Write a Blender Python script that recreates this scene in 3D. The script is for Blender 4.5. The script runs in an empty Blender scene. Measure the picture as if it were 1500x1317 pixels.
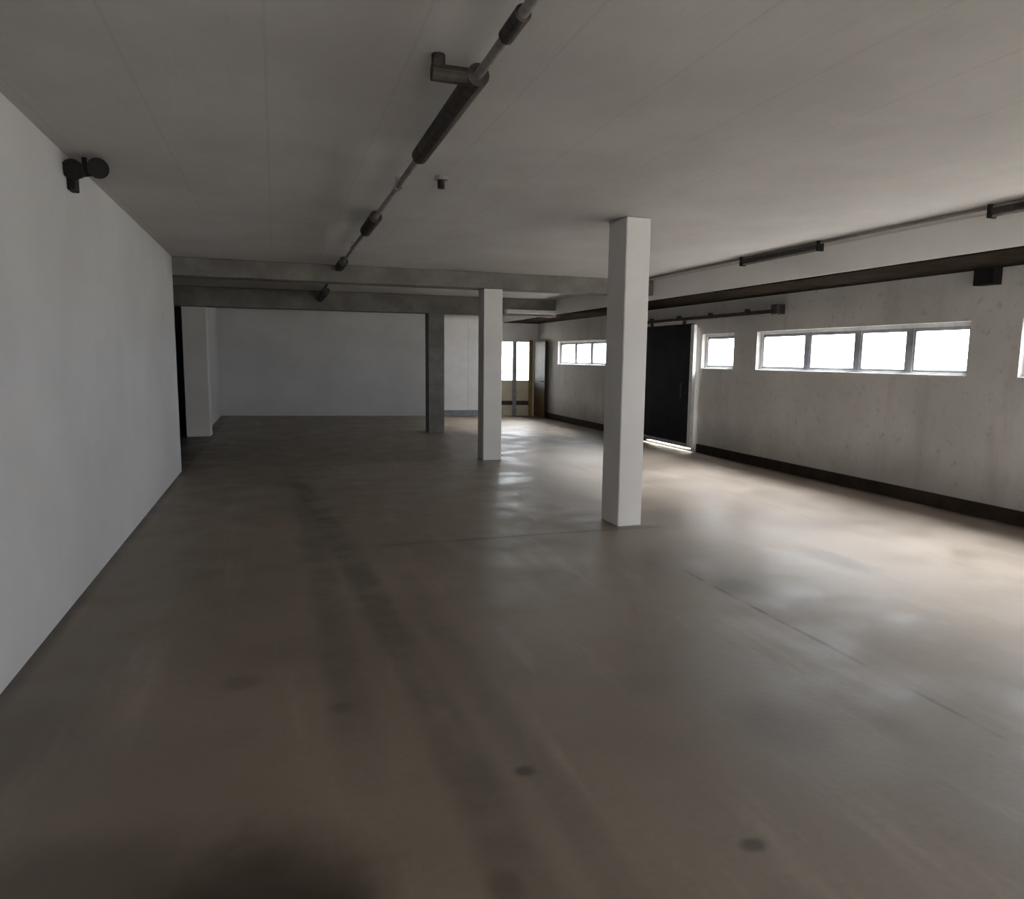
import bpy, bmesh, math, random
from mathutils import Vector, Matrix
random.seed(4)
S = bpy.context.scene
COL = S.collection

# ------------------------------------------------------------------ helpers
class NT:
    """small node helper"""
    def __init__(self, name):
        self.m = bpy.data.materials.new(name); self.m.use_nodes = True
        self.t = self.m.node_tree; self.b = self.t.nodes['Principled BSDF']
        tc = self.t.nodes.new('ShaderNodeTexCoord'); self.P = tc.outputs['Object']
    def n(self, kind, **k):
        nd = self.t.nodes.new(kind)
        for a, v in k.items(): setattr(nd, a, v)
        return nd
    def put(self, sock, v):
        if hasattr(v, 'is_output') or isinstance(v, bpy.types.NodeSocket): self.t.links.new(v, sock)
        else: sock.default_value = v
    def math(self, op, a, b=0.0, c=None, clamp=False):
        nd = self.n('ShaderNodeMath', operation=op, use_clamp=clamp)
        self.put(nd.inputs[0], a); self.put(nd.inputs[1], b)
        if c is not None: self.put(nd.inputs[2], c)
        return nd.outputs[0]
    def noise(self, scale, detail=4, rough=.55, vec=None, stretch=None):
        nd = self.n('ShaderNodeTexNoise'); nd.inputs['Scale'].default_value = scale
        nd.inputs['Detail'].default_value = detail; nd.inputs['Roughness'].default_value = rough
        v = vec or self.P
        if stretch:
            mp = self.n('ShaderNodeMapping'); mp.inputs['Scale'].default_value = stretch
            self.t.links.new(v, mp.inputs['Vector']); v = mp.outputs[0]
        self.t.links.new(v, nd.inputs['Vector']); return nd.outputs['Fac']
    def ramp(self, f, lo, hi, a=0.0, b=1.0):
        nd = self.n('ShaderNodeMapRange', interpolation_type='SMOOTHSTEP')
        self.put(nd.inputs['Value'], f)
        nd.inputs['From Min'].default_value = lo; nd.inputs['From Max'].default_value = hi
        nd.inputs['To Min'].default_value = a; nd.inputs['To Max'].default_value = b
        return nd.outputs[0]
    def mix(self, f, a, b, mode='MIX'):
        nd = self.n('ShaderNodeMix', data_type='RGBA', blend_type=mode)
        self.put(nd.inputs[0], f)
        for i, v in ((6, a), (7, b)):
            if isinstance(v, tuple): nd.inputs[i].default_value = (*v, 1)
            else: self.put(nd.inputs[i], v)
        return nd.outputs[2]
    def xyz(self):
        nd = self.n('ShaderNodeSeparateXYZ'); self.t.links.new(self.P, nd.inputs[0]); return nd.outputs
    def finish(self, col, rough=.8, bump=None, bump_d=.01, spec=.5, metal=0.0):
        if isinstance(col, tuple): self.b.inputs['Base Color'].default_value = (*col, 1)
        else: self.put(self.b.inputs['Base Color'], col)
        self.put(self.b.inputs['Roughness'], rough)
        self.b.inputs['Specular IOR Level'].default_value = spec
        self.b.inputs['Metallic'].default_value = metal
        if bump is not None:
            bn = self.n('ShaderNodeBump'); bn.inputs['Distance'].default_value = bump_d
            bn.inputs['Strength'].default_value = .6
            self.put(bn.inputs['Height'], bump); self.t.links.new(bn.outputs[0], self.b.inputs['Normal'])
        return self.m

def plain(name, a, b, scale=6, rough=.75, spec=.4, metal=0.0, bump_d=.003, stretch=None):
    k = NT(name); f = k.noise(scale, 5, .6, stretch=stretch)
    return k.finish(k.mix(k.ramp(f, .32, .68), a, b), rough, f, bump_d, spec, metal)

def link(o):
    COL.objects.link(o); return o
def mesh(name, bm, mat, parent=None, bevel=0, smooth=False):
    bmesh.ops.recalc_face_normals(bm, faces=bm.faces)
    me = bpy.data.meshes.new(name); bm.to_mesh(me); bm.free()
    o = link(bpy.data.objects.new(name, me)); me.materials.append(mat)
    if smooth:
        for p in me.polygons: p.use_smooth = True
    if bevel:
        md = o.modifiers.new('bevel', 'BEVEL'); md.width = bevel; md.segments = 2; md.limit_method = 'ANGLE'
    if parent:
        o.parent = parent; o.matrix_parent_inverse = Matrix.Translation(parent.location).inverted() if not parent.rotation_euler.z else parent.matrix_basis.inverted()
    return o
def box(bm, x0, x1, y0, y1, z0, z1):
    v = [bm.verts.new(p) for p in ((x0,y0,z0),(x1,y0,z0),(x1,y1,z0),(x0,y1,z0),(x0,y0,z1),(x1,y0,z1),(x1,y1,z1),(x0,y1,z1))]
    for f in ((0,3,2,1),(4,5,6,7),(0,1,5,4),(1,2,6,5),(2,3,7,6),(3,0,4,7)): bm.faces.new([v[i] for i in f])
    return bm
def bx(*a): return box(bmesh.new(), *a)
def tube(bm, p0, p1, r, seg=14, r2=None):
    p0, p1 = Vector(p0), Vector(p1); d = p1-p0
    q = d.to_track_quat('Z', 'Y').to_matrix().to_4x4()
    bmesh.ops.create_cone(bm, cap_ends=True, segments=seg, radius1=r, radius2=r if r2 is None else r2, depth=d.length, matrix=Matrix.Translation((p0+p1)/2) @ q)
    return bm
def tb(*a, **k): return tube(bmesh.new(), *a, **k)
def thing(name, label, cat, loc=(0,0,0), group=None, kind=None):
    o = link(bpy.data.objects.new(name, None)); o.location = loc; o.empty_display_size = .1
    return tag(o, label, cat, group, kind)
def tag(o, label=None, cat=None, group=None, kind=None):
    if label: o['label'] = label
    if cat: o['category'] = cat
    if group: o['group'] = group
    if kind: o['kind'] = kind
    return o
def struct(o): return tag(o, kind='structure')
def holed(axis, a0, a1, t0, t1, z0, z1, holes):
    """wall slab along axis ('x' or 'y') with rectangular through openings, one closed skin"""
    A = sorted({a0, a1, *[h[0] for h in holes], *[h[1] for h in holes]}); Z = sorted({z0, z1, *[h[2] for h in holes], *[h[3] for h in holes]})
    bm = bmesh.new()
    def P(a, t, z): return (a, t, z) if axis == 'x' else (t, a, z)
    def solid(i, j):
        if not (0 <= i < len(A)-1 and 0 <= j < len(Z)-1): return False
        ca, cz = (A[i]+A[i+1])/2, (Z[j]+Z[j+1])/2
        return not any(h[0] < ca < h[1] and h[2] < cz < h[3] for h in holes)
    def quad(*ps): bm.faces.new([bm.verts.new(p) for p in ps])
    for i in range(len(A)-1):
        for j in range(len(Z)-1):
            if not solid(i, j): continue
            l, r, b, t = A[i], A[i+1], Z[j], Z[j+1]
            for tt in (t0, t1): quad(P(l,tt,b), P(r,tt,b), P(r,tt,t), P(l,tt,t))
            if not solid(i-1, j): quad(P(l,t0,b), P(l,t1,b), P(l,t1,t), P(l,t0,t))
            if not solid(i+1, j): quad(P(r,t0,b), P(r,t1,b), P(r,t1,t), P(r,t0,t))
            if not solid(i, j-1): quad(P(l,t0,b), P(l,t1,b), P(r,t1,b), P(r,t0,b))
            if not solid(i, j+1): quad(P(l,t0,t), P(l,t1,t), P(r,t1,t), P(r,t0,t))
    bmesh.ops.remove_doubles(bm, verts=bm.verts, dist=1e-5)
    return bm

# ------------------------------------------------------------------ dimensions (metres, camera above the origin, depth = +Y)
ZC = 2.905                     # ceiling
XL, XR, XB = -1.28, 7.01, 5.97 # left wall, right wall, face of the beam along the right wall
WT = .15
YN, YE = -6.0, 10.75           # rear wall, end of the left wall
SK = .18                       # the far wall runs slightly askew
def yb(x): return 20.31 - SK*x

# ------------------------------------------------------------------ materials
def mat_floor():
    k = NT('worn concrete'); X, Y, Z = k.xyz()
    big = k.noise(.55, 5, .6); mid = k.noise(2.2, 6, .62); fine = k.noise(26, 4, .6)
    streak = k.noise(1.3, 5, .6, stretch=(2.6, .35, 1))
    c = k.mix(k.ramp(big, .3, .7), (.150, .120, .088), (.225, .182, .138))
    c = k.mix(k.math('MULTIPLY', k.ramp(mid, .5, .75), .45), c, (.15, .12, .09))
    c = k.mix(k.math('MULTIPLY', k.ramp(streak, .52, .72), .35), c, (.36, .30, .25))
    c = k.mix(k.math('MULTIPLY', k.ramp(fine, .45, .75), .22), c, (.12, .095, .075))
    # paler concrete beside the windows, with window light on the floor painted into it
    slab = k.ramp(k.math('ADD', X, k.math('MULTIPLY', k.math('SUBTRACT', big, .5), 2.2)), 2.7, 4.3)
    slab = k.math('MULTIPLY', slab, k.ramp(Y, 10.2, 13.0, 1, .1))  # the painted window light fades out towards the far wall
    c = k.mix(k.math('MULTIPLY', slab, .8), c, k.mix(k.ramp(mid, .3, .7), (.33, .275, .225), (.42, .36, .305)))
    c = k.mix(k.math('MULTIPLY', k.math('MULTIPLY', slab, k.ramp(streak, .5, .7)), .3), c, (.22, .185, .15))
    # tyre marks: two bands that follow a shallow curve x = a + b*y + c*y^2
    wob = k.math('MULTIPLY', k.math('SUBTRACT', k.noise(.9, 2), .5), .16)
    def band(a, b, cc, w, soft, y0, y1, amt):
        nonlocal c
        xx = k.math('ADD', k.math('MULTIPLY_ADD', Y, k.math('MULTIPLY_ADD', Y, cc, b), a), wob)
        d = k.math('ABSOLUTE', k.math('SUBTRACT', X, xx))
        m = k.ramp(d, w, w+soft, 1, 0)
        m = k.math('MULTIPLY', m, k.math('MULTIPLY', k.ramp(Y, y0, y0+1.2), k.ramp(Y, y1-1.5, y1, 1, 0)))
        m = k.math('MULTIPLY', m, k.ramp(mid, .3, .62, .45, 1))
        c = k.mix(k.math('MULTIPLY', m, amt), c, (.085, .068, .05))
    band(.72, -.005, -.0052, .05, .10, 1.2, 10.4, .75)
    band(.22, .028, -.0030, .05, .10, 2.2, 9.8, .5)
    band(1.05, -.05, .0030, .03, .08, .6, 6.0, .4)
    # joint beside the window lane, broken up
    j = k.ramp(k.math('ABSOLUTE', k.math('SUBTRACT', X, k.math('ADD', 2.94, k.math('MULTIPLY', wob, .25)))), .006, .022, 1, 0)
    j = k.math('MULTIPLY', j, k.math('MULTIPLY', k.ramp(k.noise(1.7, 2), .42, .55), k.ramp(Y, 4.2, 5.0, 1, 0)))
    c = k.mix(k.math('MULTIPLY', j, .85), c, (.05, .04, .032))
    col_shadow = k.ramp(k.math('ABSOLUTE', k.math('SUBTRACT', Y, k.math('ADD', 6.02, k.math('MULTIPLY', wob, .5)))), .012, .05, 1, 0)  # cast shadow of the near column, painted as a thin dark line
    col_shadow = k.math('MULTIPLY', col_shadow, k.math('MULTIPLY', k.ramp(X, .4, 1.2), k.ramp(X, 3.3, 3.7, 1, 0)))
    c = k.mix(k.math('MULTIPLY', col_shadow, .55), c, (.07, .055, .042))
    # dark patches, small stains and spots: (x, y, rx, ry, amount)
    for sx, sy, rx, ry, am in ((-.10, 1.96, .46, .50, .92), (-.60, 2.25, .5, .4, .5), (-1.05, 3.3, .3, .5, .3), (.88, 2.47, .06, .05, .8), (1.47, 1.84, .07, .05, .7), (.25, 3.2, .09, .07, .4),
                               (3.1, 4.2, .25, .3, .45), (2.1, 2.5, .3, .3, .35), (-.2, 3.6, .12, .1, .35), (.62, 1.9, .08, .1, .4), (4.3, 4.6, .2, .5, .3), (.1, 9.4, .2, .25, .5)):
        dx = k.math('DIVIDE', k.math('SUBTRACT', X, sx), rx); dy = k.math('DIVIDE', k.math('SUBTRACT', Y, sy), ry)
        d = k.math('SQRT', k.math('ADD', k.math('MULTIPLY', dx, dx), k.math('MULTIPLY', dy, dy)))
        d = k.math('ADD', d, k.math('MULTIPLY', k.math('SUBTRACT', mid, .5), .9))
        c = k.mix(k.math('MULTIPLY', k.ramp(d, .35, 1.1, 1, 0), am), c, (.035, .022, .012))
    # grime line along the left wall and dirt gathered under the window wall
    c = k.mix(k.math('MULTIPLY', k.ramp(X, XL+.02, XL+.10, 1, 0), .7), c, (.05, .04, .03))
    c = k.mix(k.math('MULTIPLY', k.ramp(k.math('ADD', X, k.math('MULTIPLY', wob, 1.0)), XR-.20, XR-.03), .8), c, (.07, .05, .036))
    r = k.ramp(k.math('ADD', k.math('MULTIPLY', big, .6), k.math('MULTIPLY', mid, .4)), .35, .65, .36, .58)
    h = k.math('ADD', k.math('MULTIPLY', fine, .4), mid)
    return k.finish(c, r, h, .004, .5)
def mat_ceiling():
    k = NT('board marked ceiling paint'); X, Y, Z = k.xyz()
    f = k.noise(1.1, 5, .6); g = k.noise(5, 5, .6, stretch=(3, .35, 1))
    c = k.mix(k.ramp(f, .3, .7), (.445, .43, .42), (.51, .495, .48))
    c = k.mix(k.math('MULTIPLY', k.ramp(g, .5, .8), .25), c, (.40, .38, .36))
    # board joints run along the depth of the room
    w = k.math('PINGPONG', k.math('ADD', X, k.math('MULTIPLY', f, .01)), .30)
    c = k.mix(k.math('MULTIPLY', k.ramp(w, .0, .012, 1, 0), .22), c, (.3, .28, .26))
    return k.finish(c, .85, g, .004, .3)
def mat_rough_wall():
    k = NT('grey rendered concrete'); X, Y, Z = k.xyz()
    f = k.noise(.9, 6, .62); s = k.noise(9, 5, .7); v = k.noise(1.6, 4, .6, stretch=(1, 1.6, .25))
    c = k.mix(k.ramp(f, .3, .7), (.46, .445, .42), (.56, .54, .515))
    c = k.mix(k.math('MULTIPLY', k.ramp(s, .55, .72), .5), c, (.26, .24, .22))
    c = k.mix(k.math('MULTIPLY', k.ramp(v, .52, .75), .35), c, (.30, .26, .22))
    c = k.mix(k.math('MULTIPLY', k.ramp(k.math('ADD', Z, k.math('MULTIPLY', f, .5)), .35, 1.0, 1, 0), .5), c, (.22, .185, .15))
    return k.finish(c, .9, k.math('ADD', s, f), .006, .2)
M = {}
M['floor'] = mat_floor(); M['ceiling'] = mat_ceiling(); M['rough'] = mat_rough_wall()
def mat_white(name, a, b):
    k = NT(name); f = k.noise(.8, 5, .6); g = k.noise(14, 4, .6)
    c = k.mix(k.ramp(f, .3, .7), a, b)
    return k.finish(c, .7, g, .002, .35)
M['white'] = mat_white('white wall paint', (.50, .498, .50), (.56, .557, .56))
M['back'] = mat_white('pale far wall paint', (.50, .495, .50), (.57, .565, .565))
M['column'] = mat_white('column paint', (.55, .535, .52), (.62, .605, .59))
M['darkcolumn'] = plain('dark column concrete', (.19, .18, .17), (.26, .245, .235), 4, .9, .2)  # darker grey for the third column
M['beam'] = mat_white('beam paint', (.80, .79, .775), (.86, .85, .835))
M['darkbeam'] = plain('dark concrete beam', (.14, .132, .12), (.195, .185, .168), 3, .9, .1)  # darker grey for both cross beams
M['soffit'] = plain('dark soffit sheet', (.014, .011, .009), (.026, .02, .015), 5, .95, 0)
M['skirt'] = plain('dark brown skirting', (.020, .014, .010), (.038, .027, .018), 4, .8, .1)
M['darkrecess'] = plain('recess shade dark', (.03, .027, .024), (.06, .055, .05), 5, .95, .1)  # near-black colour stands in for the shade inside the recess
M['black'] = plain('black painted steel', (.006, .006, .008), (.012, .012, .016), 3, .7, .15)
M['blackplastic'] = plain('black plastic', (.008, .008, .008), (.016, .015, .015), 20, .6, .2)
M['darkmetal'] = plain('dark rusty iron', (.035, .03, .028), (.07, .058, .05), 14, .75, .25, .2)
M['pipe'] = plain('grey painted pipe', (.16, .15, .145), (.23, .215, .205), 12, .7, .3)
M['paleframe'] = plain('pale grey frame paint', (.50, .50, .50), (.62, .62, .62), 8, .6, .3)
M['greyframe'] = plain('grey steel frame paint', (.22, .23, .25), (.30, .31, .33), 8, .6, .3)
M['palewhite'] = plain('pale enamel', (.72, .71, .68), (.80, .79, .76), 8, .4, .4)
M['yellow'] = plain('dull yellow paint', (.20, .145, .02), (.28, .20, .03), 6, .6, .3)
M['olive'] = plain('dark olive door paint', (.030, .026, .010), (.042, .036, .014), 5, .6, .2)
M['brown'] = plain('brown kick plate', (.060, .036, .008), (.085, .052, .012), 5, .6, .2)
M['cream'] = plain('cream door panel', (.55, .49, .38), (.62, .56, .45), 5, .6, .3)
M['litwhite'] = plain('lit wall white', (.84, .84, .85), (.90, .90, .91), 3, .5, .4)
M['outside'] = plain('outdoor paving', (.56, .53, .48), (.66, .63, .58), 3, .9, .1)
M['lens'] = plain('dark lamp glass', (.02, .02, .022), (.03, .03, .032), 10, .5, .2)
def mat_glass():
    m = bpy.data.materials.new('window glass'); m.use_nodes = True; t = m.node_tree
    for n in list(t.nodes):
        if n.type != 'OUTPUT_MATERIAL': t.nodes.remove(n)
    out = t.nodes['Material Output']
    tr = t.nodes.new('ShaderNodeBsdfTransparent'); tr.inputs[0].default_value = (.90, .92, .94, 1)
    gl = t.nodes.new('ShaderNodeBsdfGlossy'); gl.inputs['Roughness'].default_value = .03
    lw = t.nodes.new('ShaderNodeLayerWeight'); pw = t.nodes.new('ShaderNodeMath'); pw.operation = 'POWER'; pw.inputs[1].default_value = 5
    t.links.new(lw.outputs['Facing'], pw.inputs[0])
    fr = t.nodes.new('ShaderNodeMath'); fr.operation = 'MULTIPLY_ADD'; fr.inputs[1].default_value = .7; fr.inputs[2].default_value = .04
    t.links.new(pw.outputs[0], fr.inputs[0])
    mx = t.nodes.new('ShaderNodeMixShader')
    t.links.new(fr.outputs[0], mx.inputs[0]); t.links.new(tr.outputs[0], mx.inputs[1]); t.links.new(gl.outputs[0], mx.inputs[2])
    t.links.new(mx.outputs[0], out.inputs[0]); return m
M['glass'] = mat_glass()

# ------------------------------------------------------------------ the room
XO = -3.4                                              # outer side of the recess behind the left wall
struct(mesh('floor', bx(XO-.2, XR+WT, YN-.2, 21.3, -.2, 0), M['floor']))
struct(mesh('ceiling', bx(XO-.2, XR+WT, YN-.2, 21.3, ZC, ZC+.25), M['ceiling']))
SIDE = (-5.6, -1.8, 1.1, 2.4)                         # unseen wide window added behind the viewer in the left wall for light
struct(mesh('wall_left', holed('y', YN, YE, XL-.22, XL, 0, ZC, [SIDE]), M['white']))
w = thing('window_6', None, None, (XL-.12, -3.7, 1.1), kind='structure')
f = bx(XL-.16, XL-.08, SIDE[0], SIDE[0]+.06, SIDE[2], SIDE[3]); box(f, XL-.16, XL-.08, SIDE[1]-.06, SIDE[1], SIDE[2], SIDE[3])
box(f, XL-.16, XL-.08, SIDE[0]+.06, SIDE[1]-.06, SIDE[2], SIDE[2]+.06); box(f, XL-.16, XL-.08, SIDE[0]+.06, SIDE[1]-.06, SIDE[3]-.06, SIDE[3])
mesh('window_frame', f, M['greyframe'], w)
mesh('pane', bx(XL-.125, XL-.118, SIDE[0]+.06, SIDE[1]-.06, SIDE[2]+.06, SIDE[3]-.06), M['glass'], w)
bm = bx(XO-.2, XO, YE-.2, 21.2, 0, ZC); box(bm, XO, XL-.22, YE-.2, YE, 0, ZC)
struct(mesh('wall_recess', bm, M['darkrecess']))
ADDED_GATE = (1.8, 3.8, 0, 2.0)                               # unseen open entrance added behind the viewer for its daylight
struct(mesh('wall_rear', holed('x', XL-.22, XR+WT, YN-.25, YN, 0, ZC, [ADDED_GATE]), M['white']))
tr = bx(ADDED_GATE[0]-.08, ADDED_GATE[0], YN, YN+.03, 0, 2.08); box(tr, ADDED_GATE[1], ADDED_GATE[1]+.08, YN, YN+.03, 0, 2.08); box(tr, ADDED_GATE[0], ADDED_GATE[1], YN, YN+.03, 2.0, 2.08)
struct(mesh('trim_2', tr, M['greyframe']))
struct(mesh('wall_corner', bx(-1.72, -1.42, 15.72, yb(-1.57)-.03, 0, ZC), M['back']))

# right wall: (y0, y1, mullion ys) of the window openings
ZW0, ZW1 = 1.45, 2.05
WIN = [(13.9, 17.55, [14.75, 15.6, 16.55], 'pale'), (9.95, 10.86, [], 'grey'), (5.80, 9.37, [6.62, 7.42, 8.34], 'grey'), (1.75, 5.24, [2.6, 3.5, 4.4], 'grey'), (-2.6, .9, [-1.7, -.8, .1], 'grey')]  # last window is unseen, added behind the view for its daylight
DOOR = (11.08, 12.62, 0, 2.2)
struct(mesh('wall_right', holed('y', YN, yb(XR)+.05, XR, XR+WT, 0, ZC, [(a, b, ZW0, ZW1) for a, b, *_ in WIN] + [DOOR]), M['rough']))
for i, (a, b, mul, _) in enumerate(WIN):
    w = thing('window_%d' % (i+1), None, None, (XR+.1, (a+b)/2, ZW0), kind='structure')
    xf0, xf1 = XR+.07, XR+.12
    f = bx(xf0, xf1, a, a+.05, ZW0, ZW1); box(f, xf0, xf1, b-.05, b, ZW0, ZW1)
    box(f, xf0, xf1, a+.05, b-.05, ZW0, ZW0+.05); box(f, xf0, xf1, a+.05, b-.05, ZW1-.045, ZW1)
    fm = M['paleframe']
    mesh('window_frame', f, fm, w)
    for q in mul: mesh('mullion', bx(xf0, xf1, q-.045, q+.045, ZW0+.05, ZW1-.045), M['greyframe'], w, bevel=.004)
    edges = [a+.05] + [e for q in sorted(mul) for e in (q-.045, q+.045)] + [b-.05]
    for e0, e1 in zip(edges[::2], edges[1::2]):
        sh = bx(XR+.08, XR+.11, e0, e0+.024, ZW0+.05, ZW1-.045); box(sh, XR+.08, XR+.11, e1-.024, e1, ZW0+.05, ZW1-.045)
        box(sh, XR+.08, XR+.11, e0+.024, e1-.024, ZW0+.05, ZW0+.075); box(sh, XR+.08, XR+.11, e0+.024, e1-.024, ZW1-.085, ZW1-.045)
        so_ = mesh('sash', sh, M['greyframe'], w)
        mesh('pane', bx(XR+.092, XR+.098, e0+.024, e1-.024, ZW0+.075, ZW1-.085), M['glass'], w)
    mesh('window_sill', bx(XR-.02, xf0, a+.002, b-.002, ZW0, ZW0+.025), M['paleframe'], w, bevel=.005)

sk = bx(XR-.025, XR, YN, DOOR[0]-.2, 0, .15); box(sk, XR-.025, XR, DOOR[1]+.12, yb(XR)-.01, 0, .15)
struct(mesh('baseboard_right', sk, M['skirt'], bevel=.006))

# far wall: local frame, origin at its left end, running along +x
th = -math.atan(SK)
bw = link(bpy.data.objects.new('wall_back', None)); bpy.data.objects.remove(bw)
org = Vector((XO-.1, yb(XO-.1), 0)); L = (XR+.05-org.x)/math.cos(th)
def lx(x): return (x-org.x)/math.cos(th)
D2 = (lx(5.93), lx(6.86), 0, 2.12)
o = mesh('wall_back', holed('x', 0, L, 0, .25, 0, ZC, [D2]), M['back']); o.location = org; o.rotation_euler.z = th; struct(o)
d2 = thing('door_2', None, None, org, kind='structure'); d2.rotation_euler.z = th
def loc(name, bm, mat, parent, **k):
    o = mesh(name, bm, mat, None, **k); o.parent = parent; return o
a, b = D2[0], D2[1]; mid = a+.44
f = bx(a, a+.06, .02, .10, 0, 2.12); box(f, a+.06, b-.10, .02, .10, 2.06, 2.12)
loc('door_frame', f, M['paleframe'], d2)
tag(loc('jamb', bx(b-.10, b, .0, .12, 0, 2.12), M['yellow'], d2), 'dull yellow jamb')
loc('mullion', bx(mid-.055, mid+.055, .02, .10, 0, 2.06), M['greyframe'], d2)
for e0, e1 in ((a+.06, mid-.055), (mid+.055, b-.10)):
    loc('pane', bx(e0, e1, .055, .062, 1.0, 2.06), M['glass'], d2)
    loc('panel', bx(e0, e1, .045, .075, .42, 1.0), M['cream'], d2)
    loc('rail', bx(e0, e1, .03, .09, .30, .42), M['darkmetal'], d2)
    loc('panel', bx(e0, e1, .045, .075, 0, .30), M['cream'], d2)
# open leaf of a second door, folded back beside the right wall
d3 = thing('door_3', None, None, (6.90, 18.15, 0), kind='structure')
mesh('door_leaf', bx(6.88, 6.925, 18.15, 18.98, .02, 2.08), M['olive'], d3, bevel=.006)
mesh('kick_plate', bx(6.874, 6.88, 18.17, 18.96, .04, .75), M['brown'], d3)
mesh('door_handle', tube(tb((6.88, 18.26, 1.0), (6.83, 18.26, 1.0), .012), (6.84, 18.26, 1.0), (6.84, 18.38, 1.0), .011), M['darkmetal'], d3)
# added white panel beside the farthest column, painting the far wall's lit stretch
d4 = thing('lit_wall_panel', None, None, org, kind='structure'); d4.rotation_euler.z = th
a, b = lx(4.36), lx(5.80)
f = bx(a-.05, a, -.03, 0, 0, 2.72); box(f, b, b+.05, -.03, 0, 0, 2.72); box(f, a, b, -.03, 0, 2.66, 2.72)
loc('door_frame', f, M['palewhite'], d4)
for e0, e1 in ((a, (a+b)/2-.004), ((a+b)/2+.004, b)): loc('door_leaf', bx(e0, e1, -.022, 0, .16, 2.66), M['litwhite'], d4)
loc('base_strip', bx(a, b, -.03, 0, 0, .16), M['greyframe'], d4)

# outdoor ground, higher on the window side, level with the floor behind the far door, with a sunken well behind the sliding door
g = bx(XR+WT, 40, -30, DOOR[0]-.6, 1.05, 1.25); box(g, XR+WT, 40, DOOR[1]+.6, 60, 1.05, 1.25); box(g, XR+WT+1.5, 40, DOOR[0]-.6, DOOR[1]+.6, 1.05, 1.25)
box(g, XR+WT, XR+WT+1.7, DOOR[0]-.6, DOOR[1]+.6, -.2, -.01)
box(g, XR+WT+1.5, XR+WT+1.7, DOOR[0]-.6, DOOR[1]+.6, -.01, 1.05); box(g, XR+WT, XR+WT+1.5, DOOR[0]-.8, DOOR[0]-.6, -.01, 1.05); box(g, XR+WT, XR+WT+1.5, DOOR[1]+.6, DOOR[1]+.8, -.01, 1.05)
box(g, -20, XR+WT-.02, 21.32, 60, -.2, -.02); box(g, -20, XR+WT-.02, -30, YN-.25, -.2, -.02); box(g, -20, XO-.22, YN-.25, 21.3, -.2, -.02)
gr = mesh('ground', g, M['outside']); struct(gr)

# ------------------------------------------------------------------ sliding door
d1 = thing('door_1', None, None, (XR-.10, 11.9, .07), kind='structure')
mesh('door_leaf', bx(XR-.12, XR-.07, 11.03, 12.78, .07, 2.24), M['black'], d1, bevel=.004)
mesh('edge_strip', bx(XR-.125, XR-.065, 10.93, 11.03, .07, 2.22), M['paleframe'], d1, bevel=.004)
mesh('bottom_rail', bx(XR-.13, XR-.12, 11.05, 12.76, .09, .14), M['greyframe'], d1, bevel=.003)
mesh('door_handle', tube(tube(tb((XR-.12, 11.22, .95), (XR-.17, 11.22, .95), .01), (XR-.12, 11.22, 1.2), (XR-.17, 11.22, 1.2), .01), (XR-.17, 11.22, .93), (XR-.17, 11.22, 1.22), .012), M['darkmetal'], d1)
for yy in (11.3, 12.45):
    h = mesh('hanger', bx(XR-.11, XR-.08, yy-.04, yy+.04, 2.24, 2.30), M['darkmetal'], d1)
struct(mesh('trim_1', bx(XR-.04, XR+WT, DOOR[0], DOOR[1], 0, .035), M['palewhite'], bevel=.006))
rl = thing('sliding_door_rail', 'dark iron rail above the black sliding door', 'rail', (XR, 10.8, 2.3))
mesh('track', bx(XR-.12, XR-.06, 8.86, 13.0, 2.30, 2.355), M['darkmetal'], rl, bevel=.004)
mesh('end_stop', bx(XR-.14, XR, 8.76, 8.90, 2.28, 2.42), M['darkmetal'], rl, bevel=.006)
for yy in (9.6, 10.6, 11.6, 12.6): mesh('bracket', bx(XR-.06, XR, yy-.03, yy+.03, 2.31, 2.40), M['darkmetal'], rl)

# ------------------------------------------------------------------ columns and beams
def column(x0, x1, y0, y1, top, label, cx=True, mat='column'):
    o = mesh('concrete_column', bx(x0, x1, y0, y1, 0, top), M[mat], bevel=.012)
    # give the thing its own base point
    for v in o.data.vertices: v.co -= Vector(((x0+x1)/2, (y0+y1)/2, 0))
    o.location = ((x0+x1)/2, (y0+y1)/2, 0)
    return tag(o, label, 'column', 'concrete columns in the middle row' if cx else None)
ZB1, ZB2 = 2.66, 2.53
column(3.09, 3.34, 6.10, 6.48, ZC, 'tall white square column standing alone in front of the black sliding door')
column(3.06, 3.36, 10.75, 11.07, ZB1, 'white column under the shallow cross beam, beside the glazed far door')
column(3.08, 3.42, 15.06, 15.42, ZB2, 'dark grey column under the deep cross beam before the far wall', True, 'darkcolumn')
column(-1.70, -1.26, 15.30, 15.72, ZB2, 'pale column at the black recess where the long white side wall ends', False)
def beam(x0, x1, y0, y1, z0, label):
    o = mesh('ceiling_beam', bx(x0, x1, y0, y1, z0, ZC), M['darkbeam'], bevel=.012); return tag(o, label, 'beam')
beam(XO, XB, 10.75, 11.10, ZB1, 'shallow grey cross beam where the long white side wall ends')
beam(XO, XB, 15.10, 15.45, ZB2, 'deep grey cross beam over the dark grey column, before the far wall')
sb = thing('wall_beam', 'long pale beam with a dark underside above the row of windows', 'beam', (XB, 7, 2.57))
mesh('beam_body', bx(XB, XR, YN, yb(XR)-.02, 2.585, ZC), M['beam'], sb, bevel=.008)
mesh('soffit', bx(XB+.01, XR, YN, yb(XR)-.02, 2.57, 2.585), M['soffit'], sb)  # added dark sheet that makes the beam's underside near black
jb = mesh('junction_box', bx(XR-.12, XR+.004, 5.50, 5.72, 2.40, 2.57), M['blackplastic'])
tag(jb, 'small black box on the window wall, tucked under the long pale beam', 'junction box')

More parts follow.
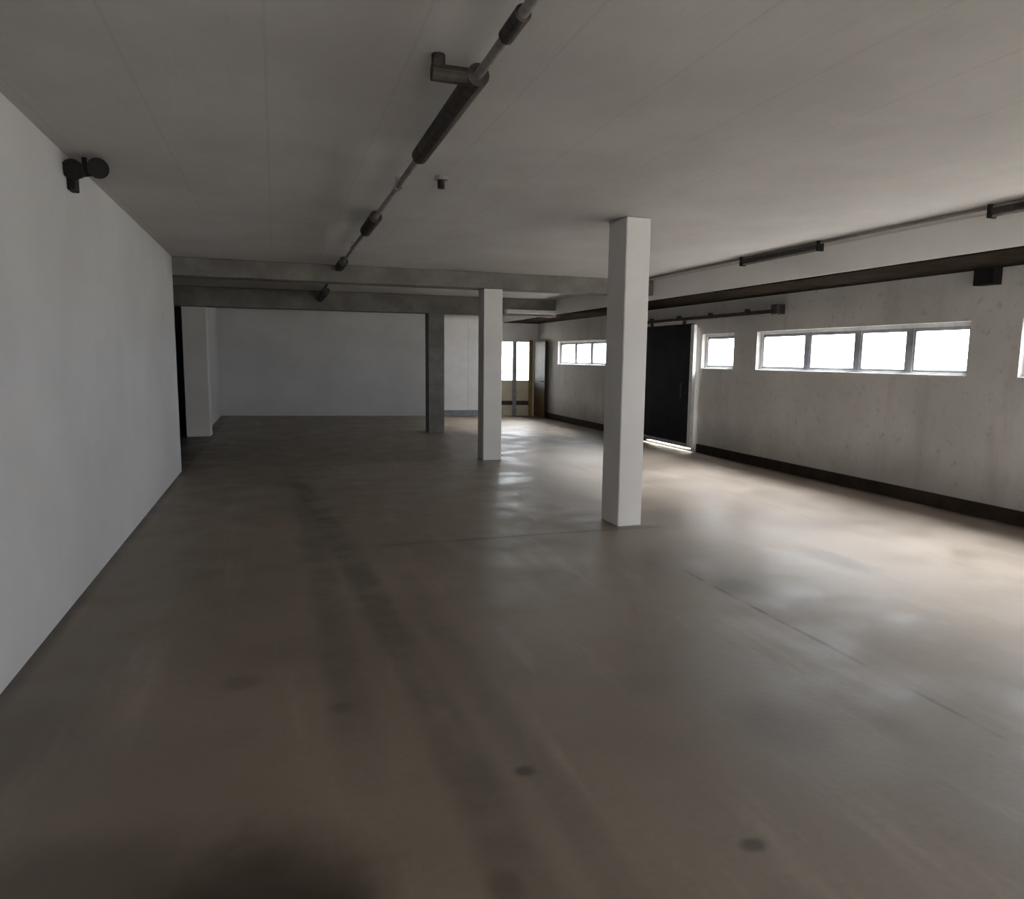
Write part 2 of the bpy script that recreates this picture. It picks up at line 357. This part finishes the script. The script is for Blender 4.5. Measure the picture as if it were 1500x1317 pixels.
# ------------------------------------------------------------------ pipe along the ceiling
zp, xp = 2.83, .88
pp = thing('ceiling_pipe', 'long ceiling pipe with dark sleeves and one side branch', 'pipe', (xp, 8, zp))
mesh('pipe', tb((xp, -2.5, zp), (xp, 10.75, zp), .020), M['pipe'], pp, smooth=False)
mesh('pipe', tb((xp, 11.10, zp), (xp, 15.10, zp), .022), M['darkmetal'], pp)
mesh('sleeve', tb((xp, 3.20, zp), (xp, 4.55, zp), .050, 16), M['darkmetal'], pp)
br = tb((xp, 3.24, zp), (xp-.20, 3.24, zp), .036, 14); tube(br, (xp-.17, 3.24, zp), (xp-.17, 3.24, ZC), .03)
mesh('branch', br, M['darkmetal'], pp)
mesh('coupling', tb((xp, 6.60, zp), (xp, 7.35, zp), .055, 16), M['darkmetal'], pp)
mesh('coupling', tb((xp, 9.75, zp), (xp, 10.40, zp), .060, 16), M['darkmetal'], pp)
mesh('coupling', tb((xp, 13.2, zp-.09), (xp, 15.0, zp-.09), .065, 16), M['darkmetal'], pp)
mesh('coupling', tb((xp, 2.60, zp), (xp, 2.80, zp), .032, 16), M['darkmetal'], pp)
for yy in (1.2, 2.3, 5.4, 8.6, 12.2):
    c = bx(xp-.012, xp+.012, yy-.015, yy+.015, zp, ZC); tube(c, (xp, yy-.02, zp), (xp, yy+.02, zp), .030)
    mesh('clamp', c, M['pipe'], pp)
lh = thing('lamp_holder', 'small dark lamp holder on the ceiling beside the branched pipe', 'lamp holder', (1.18, 5.3, ZC))
mesh('ceiling_rose', tb((1.18, 5.3, ZC-.025), (1.18, 5.3, ZC), .05, 18, .045), M['pipe'], lh)
mesh('socket', tb((1.18, 5.3, ZC-.085), (1.18, 5.3, ZC-.025), .026, 16), M['blackplastic'], lh)

# ------------------------------------------------------------------ twin spotlight high on the left wall
ts = thing('twin_spotlight', 'black twin spotlight at the top of the long white side wall', 'spotlight', (XL, 5.68, 2.8))
mesh('bracket', bx(XL, XL+.05, 5.60, 5.72, 2.68, 2.84), M['blackplastic'], ts, bevel=.008)
mesh('arm', tube(tb((XL+.03, 5.66, 2.80), (XL+.20, 5.66, 2.83), .032), (XL+.10, 5.66, 2.80), (XL+.10, 5.66, ZC), .016), M['blackplastic'], ts)
for hx, dirx, hz in ((XL+.065, -.01, 2.815), (XL+.175, .03, 2.835)):
    p0 = Vector((hx, 5.65, hz)); p1 = p0 + Vector((dirx, -.12, -.02))
    hd = tb(p0, p1, .050, 20, .066); tube(hd, p0+Vector((0, .035, .006)), p0, .028, 16, .040)
    ho = mesh('lamp_head', hd, M['blackplastic'], ts)
    ln = mesh('lens', tb(p1, p1+(p1-p0)*.05, .056, 20), M['blackplastic'])
    ln.parent = ho; ln.matrix_parent_inverse = Matrix.Identity(4)
    ho.matrix_parent_inverse = Matrix.Identity(4); ho.location = -Vector(ts.location)

# ------------------------------------------------------------------ battens along the beam on the right
cd = mesh('ceiling_conduit', tb((5.66, YN, ZC-.02), (5.66, 10.75, ZC-.02), .014), M['pipe'])
tag(cd, 'thin conduit on the ceiling beside the long pale beam', 'conduit')
def batten(y0, y1, label):
    t = thing('ceiling_light', label, 'ceiling light', (5.66, (y0+y1)/2, ZC), 'dark light battens beside the beam')
    mesh('housing', bx(5.625, 5.695, y0+.03, y1-.03, ZC-.075, ZC-.034), M['darkmetal'], t, bevel=.006)
    for yy in (y0, y1-.03): mesh('end_cap', bx(5.62, 5.70, yy, yy+.03, ZC-.11, ZC), M['blackplastic'], t, bevel=.004)
    mesh('tube', tb((5.66, y0+.03, ZC-.092), (5.66, y1-.03, ZC-.092), .013), M['pipe'], t)
batten(6.55, 7.95, 'dark unlit light batten on the ceiling above the window with four panes')
batten(3.25, 4.60, 'dark unlit light batten on the ceiling, cut off at the edge of the view')
fl = thing('lit_strip', 'added pale strip for the lit beam face, under the far cross beam near the windows', 'ceiling light', (5.5, 15.0, ZB2))
mesh('housing', bx(4.75, 5.93, 15.02, 15.11, 2.60, 2.66), M['palewhite'], fl, bevel=.006)  # pale strip added in place of a brightly lit beam face
mesh('tube', tb((4.80, 14.98, 2.585), (5.88, 14.98, 2.585), .016), M['palewhite'], fl)
for xx in (4.78, 5.90): mesh('end_cap', bx(xx-.015, xx+.015, 14.96, 15.10, 2.565, 2.66), M['paleframe'], fl)

# ------------------------------------------------------------------ daylight
W = bpy.data.worlds.new('overcast'); S.world = W; W.use_nodes = True
bg = W.node_tree.nodes['Background']; bg.inputs[0].default_value = (.97, .985, 1.0, 1); bg.inputs[1].default_value = 17.0
def portal(name, loc, rot, sx, sy):
    l = bpy.data.lights.new(name, 'AREA'); l.shape = 'RECTANGLE'; l.size = sx; l.size_y = sy; l.cycles.is_portal = True
    o = link(bpy.data.objects.new(name, l)); o.location = loc; o.rotation_euler = rot
for a, b, *_ in WIN: portal('window_daylight', (XR+WT+.02, (a+b)/2, (ZW0+ZW1)/2), (0, math.radians(90), 0), ZW1-ZW0, b-a)
portal('added_entrance_daylight', ((ADDED_GATE[0]+ADDED_GATE[1])/2, YN-.27, 1.0), (math.radians(90), 0, 0), 2.0, 2.0)
portal('added_side_daylight', (XL-.24, (SIDE[0]+SIDE[1])/2, (SIDE[2]+SIDE[3])/2), (0, math.radians(-90), 0), SIDE[3]-SIDE[2], SIDE[1]-SIDE[0])
q = (6.40, yb(6.40)+.35, 1.06); portal('door_daylight', q, (math.radians(-90), 0, th), .95, 2.1)

su = bpy.data.lights.new('hazy_sun', 'SUN'); su.energy = 56.0; su.angle = math.radians(46); su.color = (1, .97, .935)
so = link(bpy.data.objects.new('hazy_sun', su)); so.location = (20, 5, 25)
so.rotation_euler = Vector((-math.cos(math.radians(50)), .30, -math.sin(math.radians(50)))).to_track_quat('-Z', 'Y').to_euler()

# ------------------------------------------------------------------ camera
F = 1049.5; tilt, psi, roll = .1262, .318, .0112
fwd = Vector((math.sin(psi)*math.cos(tilt), math.cos(psi)*math.cos(tilt), -math.sin(tilt)))
R0 = Vector((math.cos(psi), -math.sin(psi), 0)); U0 = R0.cross(fwd)
Rr = R0*math.cos(roll)+U0*math.sin(roll); Ur = U0*math.cos(roll)-R0*math.sin(roll)
cam = bpy.data.cameras.new('camera'); cam.sensor_fit = 'HORIZONTAL'; cam.sensor_width = 36; cam.lens = 36*F/1500; cam.clip_start = .05
co = link(bpy.data.objects.new('camera', cam))
co.matrix_world = Matrix(((Rr.x, Ur.x, -fwd.x, 0), (Rr.y, Ur.y, -fwd.y, 0), (Rr.z, Ur.z, -fwd.z, 1.6), (0, 0, 0, 1)))
S.camera = co
vs = S.view_settings; vs.view_transform = 'Standard'; vs.look = 'None'; vs.gamma = 1; vs.use_curve_mapping = False; vs.exposure = .2
S.cycles.use_denoising = True; S.cycles.max_bounces = 12; S.cycles.diffuse_bounces = 8; S.cycles.transparent_max_bounces = 16; S.cycles.sample_clamp_indirect = 8
